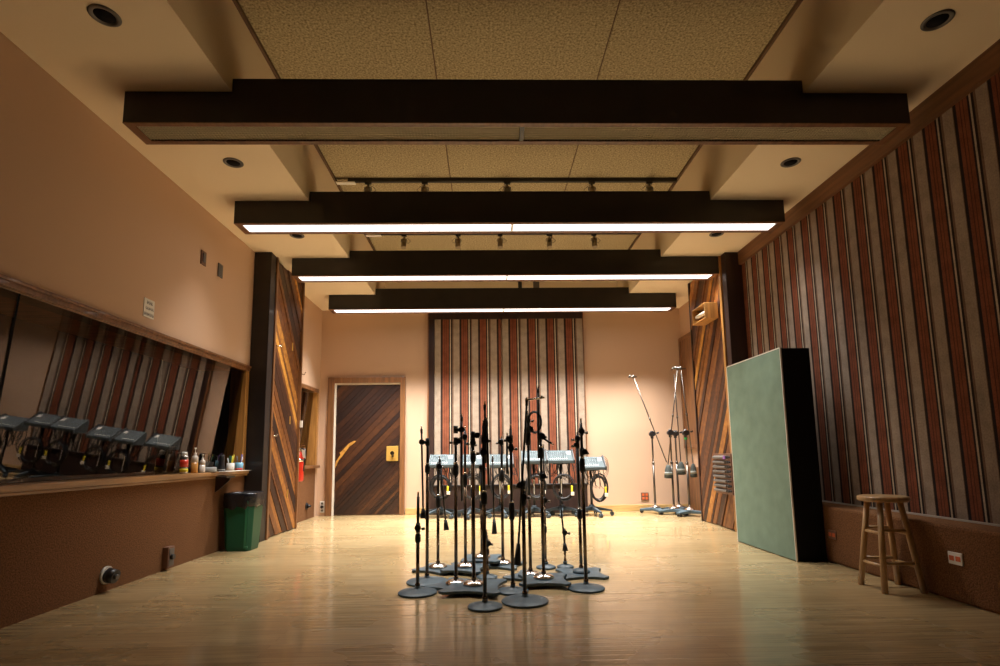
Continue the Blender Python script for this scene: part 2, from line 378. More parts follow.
# striped fabric panel on the back wall
t=empty('fabric_panel',(.31,YF,0),'tall striped cream and rust fabric panel on the far wall','wall panel')
b=MB(); x0,x1=-.985-.31,1.60-.31
b.box(x0,x0+.018,-.075,-.001,.46,3.30); b.build('side_strip',M['midwood'],t)
b=MB(); b.box(x1-.012,x1,-.075,-.001,.46,3.30); b.build('side_strip',M['midwood'],t)
b=MB(); b.box(x0+.018,x0+.105,-.06,-.001,.46,3.17); b.box(x0+.018,x1-.012,-.065,-.001,3.17,3.30)
b.build('dark_border',M['espresso'],t)
b=MB(); b.box(0,.25+.845,0,.05,.46,3.17)
b.build('fabric',M['stripe_f'],t,loc=(-.87-.31,-.056,0))
b=MB(); b.box(0,1.588-.25,0,.05,.46,3.17)
b.build('fabric',M['stripe_f'],t,loc=(.25-.31,-.058,0))
t=empty('panel_base_box',(.31,YF,0),'low dark brown wood box under the striped far wall panel','cabinet')
b=MB(); b.box(x0+.03,x1-.03,-.12,-.001,0,.44)
b.build('body',M['espresso'],t,bevel=.006)
b=MB(); b.box(x0+.01,x1-.01,-.135,-.001,.44,.46)
b.build('top_board',M['darkwood'],t,bevel=.004)

# wood columns and slatted side panels
b=MB(); b.box(XL+.001,-2.545,6.15,6.30,0,H-.001)
struct(b.build('trim_4',M['darkwood'],bevel=.005))
b=MB(); b.box(-2.60,-2.53,6.302,6.345,0,H-.001)
struct(b.build('trim_5',M['midwood'],bevel=.004))
t=empty('slatted_wood_panel',(-2.56,6.35,0),'tall diagonal slatted wood panel on the left wall beyond the window','wall panel','diagonal slatted side panels')
b=MB(); mpl=lambda u,v,d:(-.03+d,u,.01+v)
b.prism([(0,0),(.92,0),(.92,H-.03),(0,H-.03)],mpl,-.06,.0,tone=.15)
slats(b,.92,H-.03,-52,mpl,3,.035,.12,(.010,.035),(.15,.25,.35,.5,.55,.75,.9))
b.build('slats',M['slat'],t,bevel=.002,seg=1)
b=MB(); b.box(-.184,-.135,.922,.97,0,H-.01);b.box(-.135,.02,.922,.95,0,H-.01)
b.build('edge_board',M['midwood'],t)
for z in (.43,1.35,2.3):
    b=MB(); b.box(.036,.046,.50,.515,z,z+.10); b.build('hinge',M['brass'],t)
for z,y in ((2.27,.02),(1.19,-.0)):
    b=MB(); b.tube([(.01,y+.02,z),(.05,y+.02,z-.01),(.065,y+.05,z+.0),(.06,y+.08,z+.03)],.006); b.build('hook',M['chrome'],t)
b=MB(); b.tube([(.01,.94,2.06),(.06,.93,2.05),(.08,.91,2.08)],.006); b.build('hook',M['chrome'],t)
b=MB(); b.box(.02,.05,.925,.95,1.33,1.42)
b.build('latch',M['white'],t)
# right
b=MB(); b.box(2.905,XRS+.1,6.215,6.33,0,H-.001)
struct(b.build('trim_6',M['espresso'],bevel=.005))
b=MB(); b.box(2.885,2.93,6.335,6.36,0,H-.001)
struct(b.build('trim_7',M['goldwood'],bevel=.003))
t=empty('slatted_wood_panel',(2.93,6.38,0),'tall diagonal slatted wood panel behind the green panel, with a speaker niche','wall panel','diagonal slatted side panels')
b=MB(); mpr=lambda u,v,d:(-d,u,.01+v)
b.prism([(0,0),(1.0,0),(1.0,H-.03),(0,H-.03)],mpr,-.06,0,tone=.1)
slats(b,1.0,H-.03,-60,mpr,12,.035,.13,(.010,.035),(.12,.2,.35,.5,.6,.75,.95))
b.build('slats',M['slat'],t,bevel=.002,seg=1)
b=MB(); b.box(-.035,.165,1.005,1.03,0,H-.01)
b.build('edge_board',M['espresso'],t)
b=MB(); b.box(-.045,0,-.015,.0,0,H-.01)
b.build('edge_strip',M['goldwood'],t)

# framed brown panel and low wainscot in the right recess
t=empty('fabric_panel',(XR,8.1,1.0),'brown framed fabric panel high in the far right recess','wall panel')
b=MB(); b.box(-.035,-.001,-.6,.62,.02,1.78)
b.build('fabric',M['midwood'],t)
b=MB(); b.box(-.05,-.001,.58,.645,0,1.82); b.box(-.05,-.001,-.6,.58,1.76,1.82); b.box(-.05,-.001,-.6,.58,0,.05)
b.build('frame',M['midwood'],t,bevel=.004)
b=MB(); b.box(XR-.03,XR-.001,7.44,YF-.03,0,.70)
struct(b.build('trim_8',M['midwood'],bevel=.004))

# ------------------------------------------------------------------ ceiling tiles, seams, downlights, tracks
xs=[CL+.01,-.395,.93,CR-.01]; cc=['left','middle','right']; rr={0:'nearest the camera',1:'beyond the track lights'}
for r,(ya,yb) in enumerate(((2.4,5.66),(5.66,YC-.01))):
    for i in range(3):
        t=empty('acoustic_ceiling_tile',((xs[i]+xs[i+1])/2,(ya+yb)/2,H2),f'{cc[i]} mottled tan acoustic ceiling tile of the row {rr[r]}','ceiling tile','acoustic ceiling tiles')
        hx=(xs[i+1]-xs[i])/2-.006; hy=(yb-ya)/2-.006
        b=MB(); b.box(-hx,hx,-hy,hy,.0,.045); b.build('tile',M['acoustic'],t,bevel=.003)
b=MB()
for x in xs[1:3]: b.box(x-.006,x+.006,2.4,YC-.01,H2+.01,H2+.05)
b.box(xs[0],xs[3],5.654,5.666,H2+.01,H2+.05)
b.box(CL,CL+.022,Y0,YC,H2-.03,H2+.05); b.box(CR-.022,CR,Y0,YC,H2-.03,H2+.05)
struct(b.build('trim_9',M['seam']))
names={2.70:'nearest the camera',4.19:'between the first and second beam',5.67:'between the second and third beam'}
for side,x in (('left',-2.08),('right',2.575)):
    for y,w in names.items():
        t=empty('downlight',(x,y,H),f'unlit round recessed downlight in the {side} ceiling strip, {w}','ceiling light','recessed downlights')
        b=MB(); b.lathe([(.052,-.001),(.056,-.007),(.072,-.008),(.078,-.003),(.078,-.0005)],n=32); b.build('trim_ring',M['plate'],t)
        b=MB(); b.lathe([(.001,-.0015),(.052,-.0025),(.052,-.001)],n=32); b.build('dark_opening',M['goboblk'],t)
for k,(y,hx) in enumerate(((5.65,(-1.31,-.68,.24,1.19,1.84)),(7.09,(-1.135,-.39,.19,.87,1.495)))):
    w=['nearer','farther'][k]
    t=empty('light_track',(.27,y,H2),f'{w} black lighting track across the raised ceiling','light track')
    b=MB(); b.box(-1.80,1.88,-.018,.018,-.045,-.001); b.build('rail',M['track'],t,bevel=.003)
    b=MB(); b.box(-1.93,-1.72,-.03,.03,-.06,-.0455); b.build('power_feed',M['white'],t,bevel=.004)
    for j,x in enumerate(hx):
        pn=['first from the left','second from the left','middle one','fourth from the left','rightmost'][j]
        hd=empty('track_spotlight',(x,y,H2-.045),f'small spotlight hanging from the {w} track, {pn}','spotlight','track spotlights')
        b=MB(); b.box(-.035,.035,-.015,.015,-.022,-.001); b.build('adapter',M['track'],hd,bevel=.003)
        b=MB(); b.cyl((0,0,-.02),(0,0,-.06),.008); b.tube([(-.04,0,-.10),(-.038,0,-.062),(0,0,-.05),(.038,0,-.062),(.04,0,-.10)],.005)
        b.build('yoke',M['track'],hd)
        b=MB(); b.cyl((0,.0,-.06),(0,-.01,-.10),.028,.033,16); b.cyl((0,-.01,-.10),(0,-.035,-.20),.034,.036,16)
        b.build('lamp_can',M['head'],hd)
        b=MB(); s=random.Random(j+k*9).choice((-1,1)); b.tube([(0,0,-.03),(.05*s,0,-.05),(.09*s,0,-.09),(.06*s,0,-.12),(.03*s,0,-.11)],.003,6)
        b.build('lead_wire',M['track'],hd)
# things on the end wall of the raised ceiling
b=MB(); b.box(-.05,.05,-.03,-.001,-.06,.06); tag(b.build('junction_box',M['plate'],loc=(.82,YC,3.71),bevel=.004),'small grey box on the plaster above the farthest beam','junction box')
b=MB(); b.box(-.03,.03,-.04,-.001,-.06,.06); tag(b.build('ceiling_sensor',M['black'],loc=(.55,YC,3.71),bevel=.006),'small black sensor beside a grey box above the farthest beam','sensor')

# ------------------------------------------------------------------ the four light beams
beams=[(3.315,'nearest dark wood ceiling beam with an unlit louvred light'),(4.86,'second dark wood ceiling beam from the camera, its long light lit'),
       (6.35,'third dark wood ceiling beam from the camera, its long light lit'),(7.87,'farthest dark wood ceiling beam with a lit light')]
BX0,BX1,BD=-2.38,2.885,.25
for i,(y,lab) in enumerate(beams):
    t=empty('light_beam',(.2525,y,3.13),lab,'ceiling light beam','dark ceiling light beams')
    hx=(BX1-BX0)/2; m1,m2=CL+.005-.2525,CR-.005-.2525
    def shell(y0,y1):
        # stepped board: the middle rises into the raised ceiling
        poly=[(-hx,0),(hx,0),(hx,.2185),(m2,.2185),(m2,.312),(m1,.312),(m1,.2185),(-hx,.2185)]
        return poly
    b=MB(); mpb=lambda u,v,d:(u,d,v)
    b.prism(shell(0,0),mpb,0,.03); b.prism(shell(0,0),mpb,BD-.03,BD)
    b.box(-hx,-hx+.03,.03,BD-.03,0,.2185); b.box(hx-.03,hx,.03,BD-.03,0,.2185)
    b.box(-hx+.03,hx-.03,.03,BD-.03,.05,.2185); b.box(m1,m2,.03,BD-.03,.2185,.312)
    b.build('beam_box',M['darkwood'],t,bevel=.003)
    b=MB(); e=.006
    b.box(-hx,hx,0,.04,-e,0); b.box(-hx,hx,BD-.04,BD,-e,0); b.box(-hx,-hx+.06,.04,BD-.04,-e,0); b.box(hx-.06,hx,.04,BD-.04,-e,0)
    b.build('bottom_frame',M['trimwood'],t)
    if i==0:
        b=MB(); n=236; xa,xb_=-hx+.06,hx-.06
        for k in range(n+1):
            x=xa+(xb_-xa)*k/n; b.add([(x,.042,.0),(x,BD-.042,.0),(x,BD-.042,.010),(x,.042,.010)],[(0,1,2,3)])
        for k in range(8):
            yy=.042+(BD-.084)*(k+.5)/8; b.add([(xa,yy,.0),(xb_,yy,.0),(xb_,yy,.010),(xa,yy,.010)],[(0,1,2,3)])
        b.build('louvre',M['louver'],t)
        b=MB(); b.box(-.015,.015,.04,BD-.04,-.004,.02); b.build('centre_bar',M['black'],t)
        b=MB(); b.box(xa,xb_,.042,BD-.042,.0115,.02); b.build('diffuser',M['offdiff'],t)
    else:
        for s0,s1 in ((-hx+.062,-.012),(.012,hx-.062)):
            b=MB(); b.box(s0,s1,.042,BD-.042,.002,.012); b.build('diffuser',M['lamp'],t)
        b=MB(); b.box(-.011,.011,.042,BD-.042,-.003,.012); b.build('centre_bar',M['white'],t)

# ------------------------------------------------------------------ lamps (the tubes above each diffuser, with a grid that cuts the spread)
for i,(y,_) in enumerate(beams[1:]):
    for s,xc in ((0,-1.07),(1,1.575)):
        ld=bpy.data.lights.new('tube_light','AREA'); ld.shape='RECTANGLE'; ld.size=2.49; ld.size_y=.16
        ld.energy=(38,76,140)[i]; ld.color=(1,.975,.94); ld.spread=R((88,84,78)[i])
        lo=bpy.data.objects.new('tube_light',ld); col.objects.link(lo); lo.location=(xc,y+.125,3.120)

# ------------------------------------------------------------------ microphone stands
def knob(b,c,r=.012,axis=(1,0,0),ln=.03):
    c=Vector(c); a=Vector(axis).normalized(); b.cyl(c,c+a*ln*.5,r*.45,n=8); b.cyl(c+a*ln*.5,c+a*ln,r,n=10)
def concave(size,rot):
    pts=[]
    for q in range(4):
        a0=rot+q*math.pi/2
        c0=Vector((math.cos(a0),math.sin(a0)))*size; c1=Vector((math.cos(a0+math.pi/2),math.sin(a0+math.pi/2)))*size
        tg=Vector((-math.sin(a0),math.cos(a0)))
        pts.append(c0-tg*.03*1.0)
        pts.append(c0*1.02)
        pts.append(c0+tg*.03*1.0)
        mid=(c0+c1)*.5*.66
        for k in range(1,8):
            u=k/8; p=(c0+tg*.03)*(1-u)**2+mid*2*u*(1-u)*.98+(c1-Vector((-math.sin(a0+math.pi/2),math.cos(a0+math.pi/2)))*.03)*u*u
            pts.append(p)
    return [(p.x,p.y) for p in pts]
def mic_stand(x,y,z,label,base,size,rot,top,grip=None,lower=None,booms=(),clutch=(),tbar=None,coil=None,wide=.0125,group='microphone stands crowded on the floor',hub='chrome'):
    t=empty('microphone_stand',(x,y,z),label,'microphone stand',group)
    if base=='round':
        b=MB(); s=size; b.lathe([(s*.97,0),(s,.004),(s,.010),(s*.97,.0135),(s*.6,.024),(s*.2,.032),(.018,.038),(.018,.05)],n=40)
        b.build('base',M['iron'],t); z0=.045
    else:
        b=MB(); b.prism(concave(size,rot),lambda u,v,d:(u,v,d),0,.020)
        o=b.build('base',M['iron'],t,bevel=.004)
        b=MB(); h=.073 if hub=='chrome' else .065
        b.lathe([(h,.0205),(h+.003,.026),(h,.034),(h*.8,.042),(h*.75,.046),(.03,.050),(.018,.056)],n=32); b.build('hub',M['chrome'] if hub=='chrome' else M['iron'],t); z0=.05
    r=wide; lower=lower or top*.5
    b=MB(); b.cyl((0,0,z0),(0,0,lower),r,n=14); b.cyl((0,0,z0),(0,0,z0+.02),r*1.35,n=14)
    b.build('lower_pole',M['bronze'],t)
    b=MB(); b.cyl((0,0,lower),(0,0,top-.02),r*.82,n=12); b.cyl((0,0,top-.02),(0,0,top),r*.5,n=10)
    b.build('upper_pole',M['black'],t)
    if grip:
        b=MB(); b.lathe([(r*1.05,grip[0]),(r*1.55,grip[0]+.01),(r*1.65,(grip[0]+grip[1])/2),(r*1.5,grip[1]-.01),(r*1.0,grip[1])],n=16); b.build('height_clutch',M['rubber'],t)
        b=MB(); b.lathe([(r*1.2,grip[1]),(r*1.2,grip[1]+.008),(r,grip[1]+.012)],n=14); b.build('collar',M['chrome'],t)
    for (cz,dx,side) in clutch:
        b=MB(); c=Vector((dx,-.016,cz)); b.cyl((dx*.0,0,cz-.028),(0,0,cz+.028),r*1.35,n=12)
        b.cyl(c+Vector((0,-.016,0)),c+Vector((0,.02,0)),.021,n=18)
        if abs(dx)>.005: b.cyl((0,-.005,cz),(dx,-.005,cz),.011,n=10)
        cb=b.build('boom_clutch',M['black'],t)
        b=MB(); knob(b,(side*.012,0,cz-.012),.010,(side,-.2,.1),.036)
        b.build('wing_screw',M['steel'],cb)
    for (a,c,yo,wt) in booms:     # lower end, upper end (x,z), y offset, weight length
        A=Vector((a[0],yo,a[1])); B=Vector((c[0],yo,c[1])); d=(B-A).normalized()
        b=MB(); b.cyl(A,B,.0075,n=10); b.cyl(B-d*.035,B,.0095,n=10); 
        bm=b.build('boom_arm',M['black'],t)
        if wt:
            b=MB(); b.cyl(A-d*wt*.1,A+d*wt*.9,.024,.012,n=14); b.build('counterweight',M['rubber'],bm)
        b=MB(); b.cyl(B,B+d*.022,.005,n=8); b.build('thread_tip',M['chrome'],bm)
    b=MB(); b.cyl((0,0,top),(0,0,top+.016),.0055,n=8); b.build('thread_tip',M['chrome'],t)
    if tbar:
        (x0,z0b),(x1,z1b),yo=tbar; b=MB(); b.cyl((x0,yo,z0b),(x1,yo,z1b),.0065,n=8); b.cyl((x0,yo,z0b-.03),(x0,yo,z0b+.012),.008,n=8); b.cyl((x1-.02,yo,z1b-.01),(x1-.02,yo,z1b+.012),.007,n=8); b.build('stereo_bar',M['chrome'],t)
    if coil:
        b=MB(); cx,cz,rr_=coil
        for q in range(3):
            b.tube([(cx+(rr_+.008*q)*math.cos(u)*.62,-.035-.006*q,cz+(rr_+.006*q)*math.sin(u)) for u in [2*math.pi*k/22 for k in range(22)]],.0035,6,closed=True)
        b.build('cable_loop',M['cable'],t)
    return t
rounds=[]; plates=[]
S=[]
def st(*a,**k): S.append((a,k))
# x, y, label, base, size, rot, top ...
st(-.494,3.813,'short microphone stand on a round base, leftmost of the crowd','round',.133,0,.667,grip=(.335,.40),lower=.35,clutch=[(.44,.0,1)])
st(-.465,4.125,'stand with a thin vertical boom tube, second from the left','round',.152,0,1.051,grip=(.80,.865),lower=.80,clutch=[(1.035,-.042,-1)],booms=[((-.028,.475),(-.045,1.135),-.018,.07)])
st(-.424,4.553,'stand with a hanging counterweight behind the leftmost tall stand','concave',.21,.3,.861,grip=(.50,.60),lower=.52,clutch=[(.84,.012,1)],booms=[((.07,.33),(.015,.90),-.02,.08)])
st(-.241,3.972,'stand with a tilted boom clutch, fourth from the left','concave',.22,.15,1.044,grip=(.78,.87),lower=.79,clutch=[(1.035,.02,-1),(1.12,.044,1)],booms=[((.044,.60),(.046,1.213),-.016,0)])
st(-.194,4.459,'stand with a thin tip above a small round clutch, behind the tilted clutch','concave',.21,.5,1.139,grip=(.66,.76),lower=.66,clutch=[(1.06,.0,-1)])
st(-.153,4.93,'rearmost thin stand with a round ball clutch, left half of the crowd','round',.10,0,1.06,grip=(.55,.64),lower=.58,clutch=[(1.03,.02,1)],wide=.009)
st(-.110,3.85,'stand on a large concave square base with a chrome hub, front left','concave',.27,.62,1.06,grip=(.86,.93),lower=.86,clutch=[(1.05,.03,1),(1.0,-.0,-1)])
st(-.031,3.44,'tall front stand on the small round base nearest the camera, left of centre','round',.108,0,1.14,grip=(.62,.70),lower=.64,clutch=[(1.03,.012,1),(.95,.0,-1)],booms=[((.012,.88),(.010,1.252),-.016,0),((.03,.74),(.022,1.15),.02,0)])
st(.223,3.548,'black stand on the large round front base with a silver bar on its boom','round',.150,0,.74,grip=(.60,.70),lower=.70,clutch=[(.735,-.02,-1),(.66,.0,1)],booms=[((-.046,.25),(.034,1.286),-.03,.13)],tbar=((.030,1.29),(.150,1.305),-.03))
st(.311,4.209,'stand with a coiled black cable near its top','concave',.21,.2,1.255,grip=(1.0,1.12),lower=.62,clutch=[(1.20,.0,1),(1.13,.02,1)],coil=(.05,1.18,.075))
st(.391,4.013,'stand with the tallest thin black tube, right of centre','concave',.23,.75,1.067,grip=(.88,.96),lower=.74,clutch=[(1.045,.012,1),(.75,.012,1)],booms=[((-.021,.88),(-.012,1.402),-.016,0),((.015,1.03),(.075,.99),-.02,0)])
st(.465,4.557,'thin stand on a small round base behind the tallest tube','round',.082,0,1.0,grip=(.28,.34),lower=.5,clutch=[(.55,.0,1)],wide=.009)
st(.710,4.279,'stand with two side knobs, on a concave base at the right edge','concave',.23,.8,1.088,grip=(.42,.50),lower=.42,clutch=[(1.05,-.0,-1),(1.0,-.01,-1)],hub='iron')
st(.669,3.847,'rightmost tall stand on a round base at the front right','round',.128,0,1.169,grip=(.80,.90),lower=.80,clutch=[(1.09,.0,1),(.945,.015,1)])
st(.625,4.56,'very short stand with a leaning thin boom at the right rear','round',.070,0,.30,lower=.16,clutch=[(.285,.0,1)],booms=[((-.0,.145),(-.035,.62),-.018,.06)],wide=.009)
st(.158,3.803,'bronze stand on a round base just behind the large front base','round',.108,0,1.133,grip=(.48,.60),lower=.50,clutch=[(1.04,-.016,-1),(.98,.0,1)],booms=[((-.03,.80),(-.026,1.06),-.018,0)])
st(.113,4.666,'black stand on a chrome hub in the middle rear of the crowd','concave',.21,.4,1.075,grip=(.70,.80),lower=.72,clutch=[(1.04,-.01,-1)],wide=.013)
st(-.065,4.72,'stand with a cone counterweight hanging by a thin rod, middle rear','concave',.21,.7,.80,grip=(.42,.50),lower=.45,clutch=[(.78,.0,1)],booms=[((.109,.23),(.10,.86),-.02,.12)])
st(-.021,4.235,'small short stand with a low black clutch, middle of the crowd','round',.080,0,.34,lower=.16,clutch=[(.26,.012,1)],grip=(.17,.22))
for a,k in S:
    if a[3]=='round': rounds.append((a[0],a[1],a[4]))
placed=[]
for a,k in S:
    z=0.0
    if a[3]!='round':
        while True:
            ok=True
            if z<.035:
                for (rx,ry,rz) in rounds:
                    if math.hypot(a[0]-rx,a[1]-ry)<rz+.10: ok=False
            for (px,py,pz) in placed:
                if abs(pz-z)<.021 and math.hypot(a[0]-px,a[1]-py)<.36: ok=False
            if ok or z>.09: break
            z+=.0215
        placed.append((a[0],a[1],z))
    x,y,lab,base,size,rot,top=a
    mic_stand(x,y,z,lab,base,size,rot,top-z*.5,**k)

# ------------------------------------------------------------------ headphone mixers on rolling stands by the far wall
def cart(x,y,h,label,rot):
    t=empty('mixer_stand',(x,y,0),label,'equipment stand','rolling mixer stands by the far wall')
    for k in range(5):
        a=rot+k*2*math.pi/5; c,s=math.cos(a),math.sin(a)
        b=MB(); n=Vector((-s,c,0)); d=Vector((c,s,0)); vs=[]
        for q,(rr_,w,z0,z1) in enumerate(((.03,.030,.085,.14),(.16,.022,.075,.115),(.31,.016,.062,.085))):
            for sg,zz in ((-1,z0),(1,z0),(1,z1),(-1,z1)): vs.append(d*rr_+n*w*sg+Vector((0,0,zz)))
        fs=[(0,1,2,3),(11,10,9,8)]
        for q in (0,1):
            for e in range(4): fs.append((q*4+e,q*4+(e+1)%4,q*4+4+(e+1)%4,q*4+4+e))
        b.add(vs,fs); lg=b.build('leg',M['slate'],t,bevel=.005)
        p=d*.30; b=MB(); b.cyl(p+Vector((0,0,.03))-n*.024,p+Vector((0,0,.03))-n*.006,.030,n=16); b.cyl(p+Vector((0,0,.03))+n*.006,p+Vector((0,0,.03))+n*.024,.030,n=16); b.cyl(p+Vector((0,0,.03)),p+Vector((0,0,.07)),.008,n=8); b.cyl(p+Vector((0,0,.03))-n*.01,p+Vector((0,0,.03))+n*.01,.01,n=8)
        b.build('caster',M['slate'],lg)
    b=MB(); b.lathe([(.045,.075),(.05,.10),(.045,.145),(.03,.165)],n=20); b.build('hub',M['slate'],t)
    b=MB(); b.cyl((0,0,.16),(0,0,h),.019,n=14); b.build('pole',M['black'],t)
    b=MB(); b.box(-.006,.006,-.021,-.0185,.33,.55); o=b.build('pole_label',M['white'],t); o['label']='narrow white strip on the pole'
    b=MB(); b.box(-.12,.12,-.04,.04,h-.012,h); b.build('top_plate',M['black'],t,bevel=.003)
    return t
def mixer(x,y,z,w,label,sd):
    t=empty('audio_mixer',(x,y,z),label,'audio mixer','silver headphone mixers')
    hw=w/2; hf=.045; D=.26
    # side profile in (y,z): low front lip, long sloping face, tall back
    prof=[(-.13,.0),(-.13,hf),(-.105,hf+.012),(.10,.20),(.13,.19),(.13,0)]
    b=MB(); b.prism(prof,lambda u,v,d:(d,u,v),-hw,hw); b.build('body',M['mixer'],t,bevel=.006)
    e=.022
    b=MB(); b.prism([(-.137,-.004),(-.137,hf+.01),(-.10,hf+.03),(.06,.20),(.11,.225),(.145,.20),(.14,-.004)],lambda u,v,d:(d,u,v),hw+.001,hw+e)
    b.build('end_cheek',M['rubber'],t,bevel=.006)
    b=MB(); b.prism([(-.132,-.002),(-.132,hf+.006),(-.10,hf+.02),(.09,.205),(.135,.19),(.133,-.002)],lambda u,v,d:(d,u,v),-hw-.008,-hw-.001)
    b.build('end_cheek',M['knob'],t,bevel=.003)
    sl=Vector((0,.205,.143)).normalized(); nn=Vector((0,-.143,.205)).normalized()
    base=Vector((0,-.105,hf+.012))
    b=MB(); nc=max(6,int(w/.042))
    for i in range(nc):
        xx=-hw+.03+(w-.06-.07)*i/(nc-1)
        for j in range(5):
            p=base+sl*(.055+.036*j)+Vector((xx,0,0)); b.cyl(p,p+nn*.012,.0075,.006,n=8)
    b.build('knobs',M['knob'],t)
    b=MB()
    for i in range(nc):
        xx=-hw+.03+(w-.13)*i/(nc-1); p=base+sl*.02+Vector((xx,0,0)); b.cyl(p,p+nn*.009,.008,n=8)
    b.build('buttons',M['white'],t)
    b=MB(); p=base+sl*.14; b.add([p+Vector((hw-.075,0,0))+nn*.002,p+Vector((hw-.02,0,0))+nn*.002,p+Vector((hw-.02,0,0))+sl*.07+nn*.002,p+Vector((hw-.075,0,0))+sl*.07+nn*.002],[(0,1,2,3)]); b.build('side_label',M['paper'],t)
    b=MB(); rnd=random.Random(sd)
    for q in range(9):
        x0=rnd.uniform(-hw*.5,hw); x1=x0+rnd.uniform(-.1,.1); dz=rnd.uniform(.12,.34)
        b.tube([(x0,.13,.10),(x0+.03,.16,.06),((x0+x1)/2+.05,.17,-dz*.6),(x1+.02,.17,-dz),(x1-.05,.16,-dz*.8),(x1-.08,.15,-.05),(x1-.07,.13,.05)],.0055,6)
    for q in range(3):
        rr_=.10+.03*q; b.tube([(hw+.03+rr_*.55*math.cos(u)*.8,.10,.04+rr_*math.sin(u)) for u in [-2.0+3.6*k/14 for k in range(15)]],.0035,6)
    b.build('rear_cables',M['cable'],t)
    return t
def coil(x,y,z,r,label,sd,tagc=True,squash=.8):
    t=empty('cable_coil',(x,y,z),label,'cable','coiled cables hanging on the mixer stands')
    rnd=random.Random(sd); b=MB()
    for q in range(9):
        a=r*rnd.uniform(.80,1.04); dx=rnd.uniform(-.018,.018); dz=rnd.uniform(-.02,.01)
        b.tube([(dx+a*squash*math.cos(u),rnd.uniform(-.003,.003)-.012*(q-3)*.5,dz+a*math.sin(u)-r+.02) for u in [2*math.pi*k/28 for k in range(28)]],.0065,7,closed=True)
    b.build('cable_loops',M['cable'],t)
    if tagc:
        b=MB(); b.box(r*squash*.62,r*squash*.62+.028,-.06,-.045,-r*1.25,-r*.82); b.build('yellow_tape',M['yellow'],t,bevel=.004)
        b=MB(); b.box(r*squash*.60,r*squash*.60+.05,-.062,-.044,-r*1.52,-r*1.26); b.build('white_tag',M['paper'],t,bevel=.004)
CY=8.30
carts=[(-.744,.745,.36,'leftmost','behind the left microphone stands'),(-.257,.74,.30,'second from left','mostly hidden by the microphone stands'),(.17,.735,.34,'third from left','behind the middle microphone stands'),
       (.685,.785,.36,'third from right','behind the tallest microphone stands'),(1.108,.785,.38,'second from right','right of the tallest stand tube'),(1.555,.68,.36,'rightmost','in front of the cream wall')]
mx=[-.713,-.25,.19,.69,1.10,1.575]
for i,(x,h,w,lab,wh) in enumerate(carts):
    cart(x,CY-(.07 if i%2 else 0),h,f'{lab} rolling mixer stand with a star base, {wh}',.35+i*.42)
    mixer(mx[i],CY-(.07 if i%2 else 0),h+.001,w,f'{lab} silver mixer with a sloping face, {wh}',i)
    coil(x+(.02 if i<5 else .10),CY-.09-(.07 if i%2 else 0),.62 if i<5 else .60,.205 if i>3 else .18,f'black cable coil on the {lab} mixer stand',i+40,True,.85 if i<5 else .6)

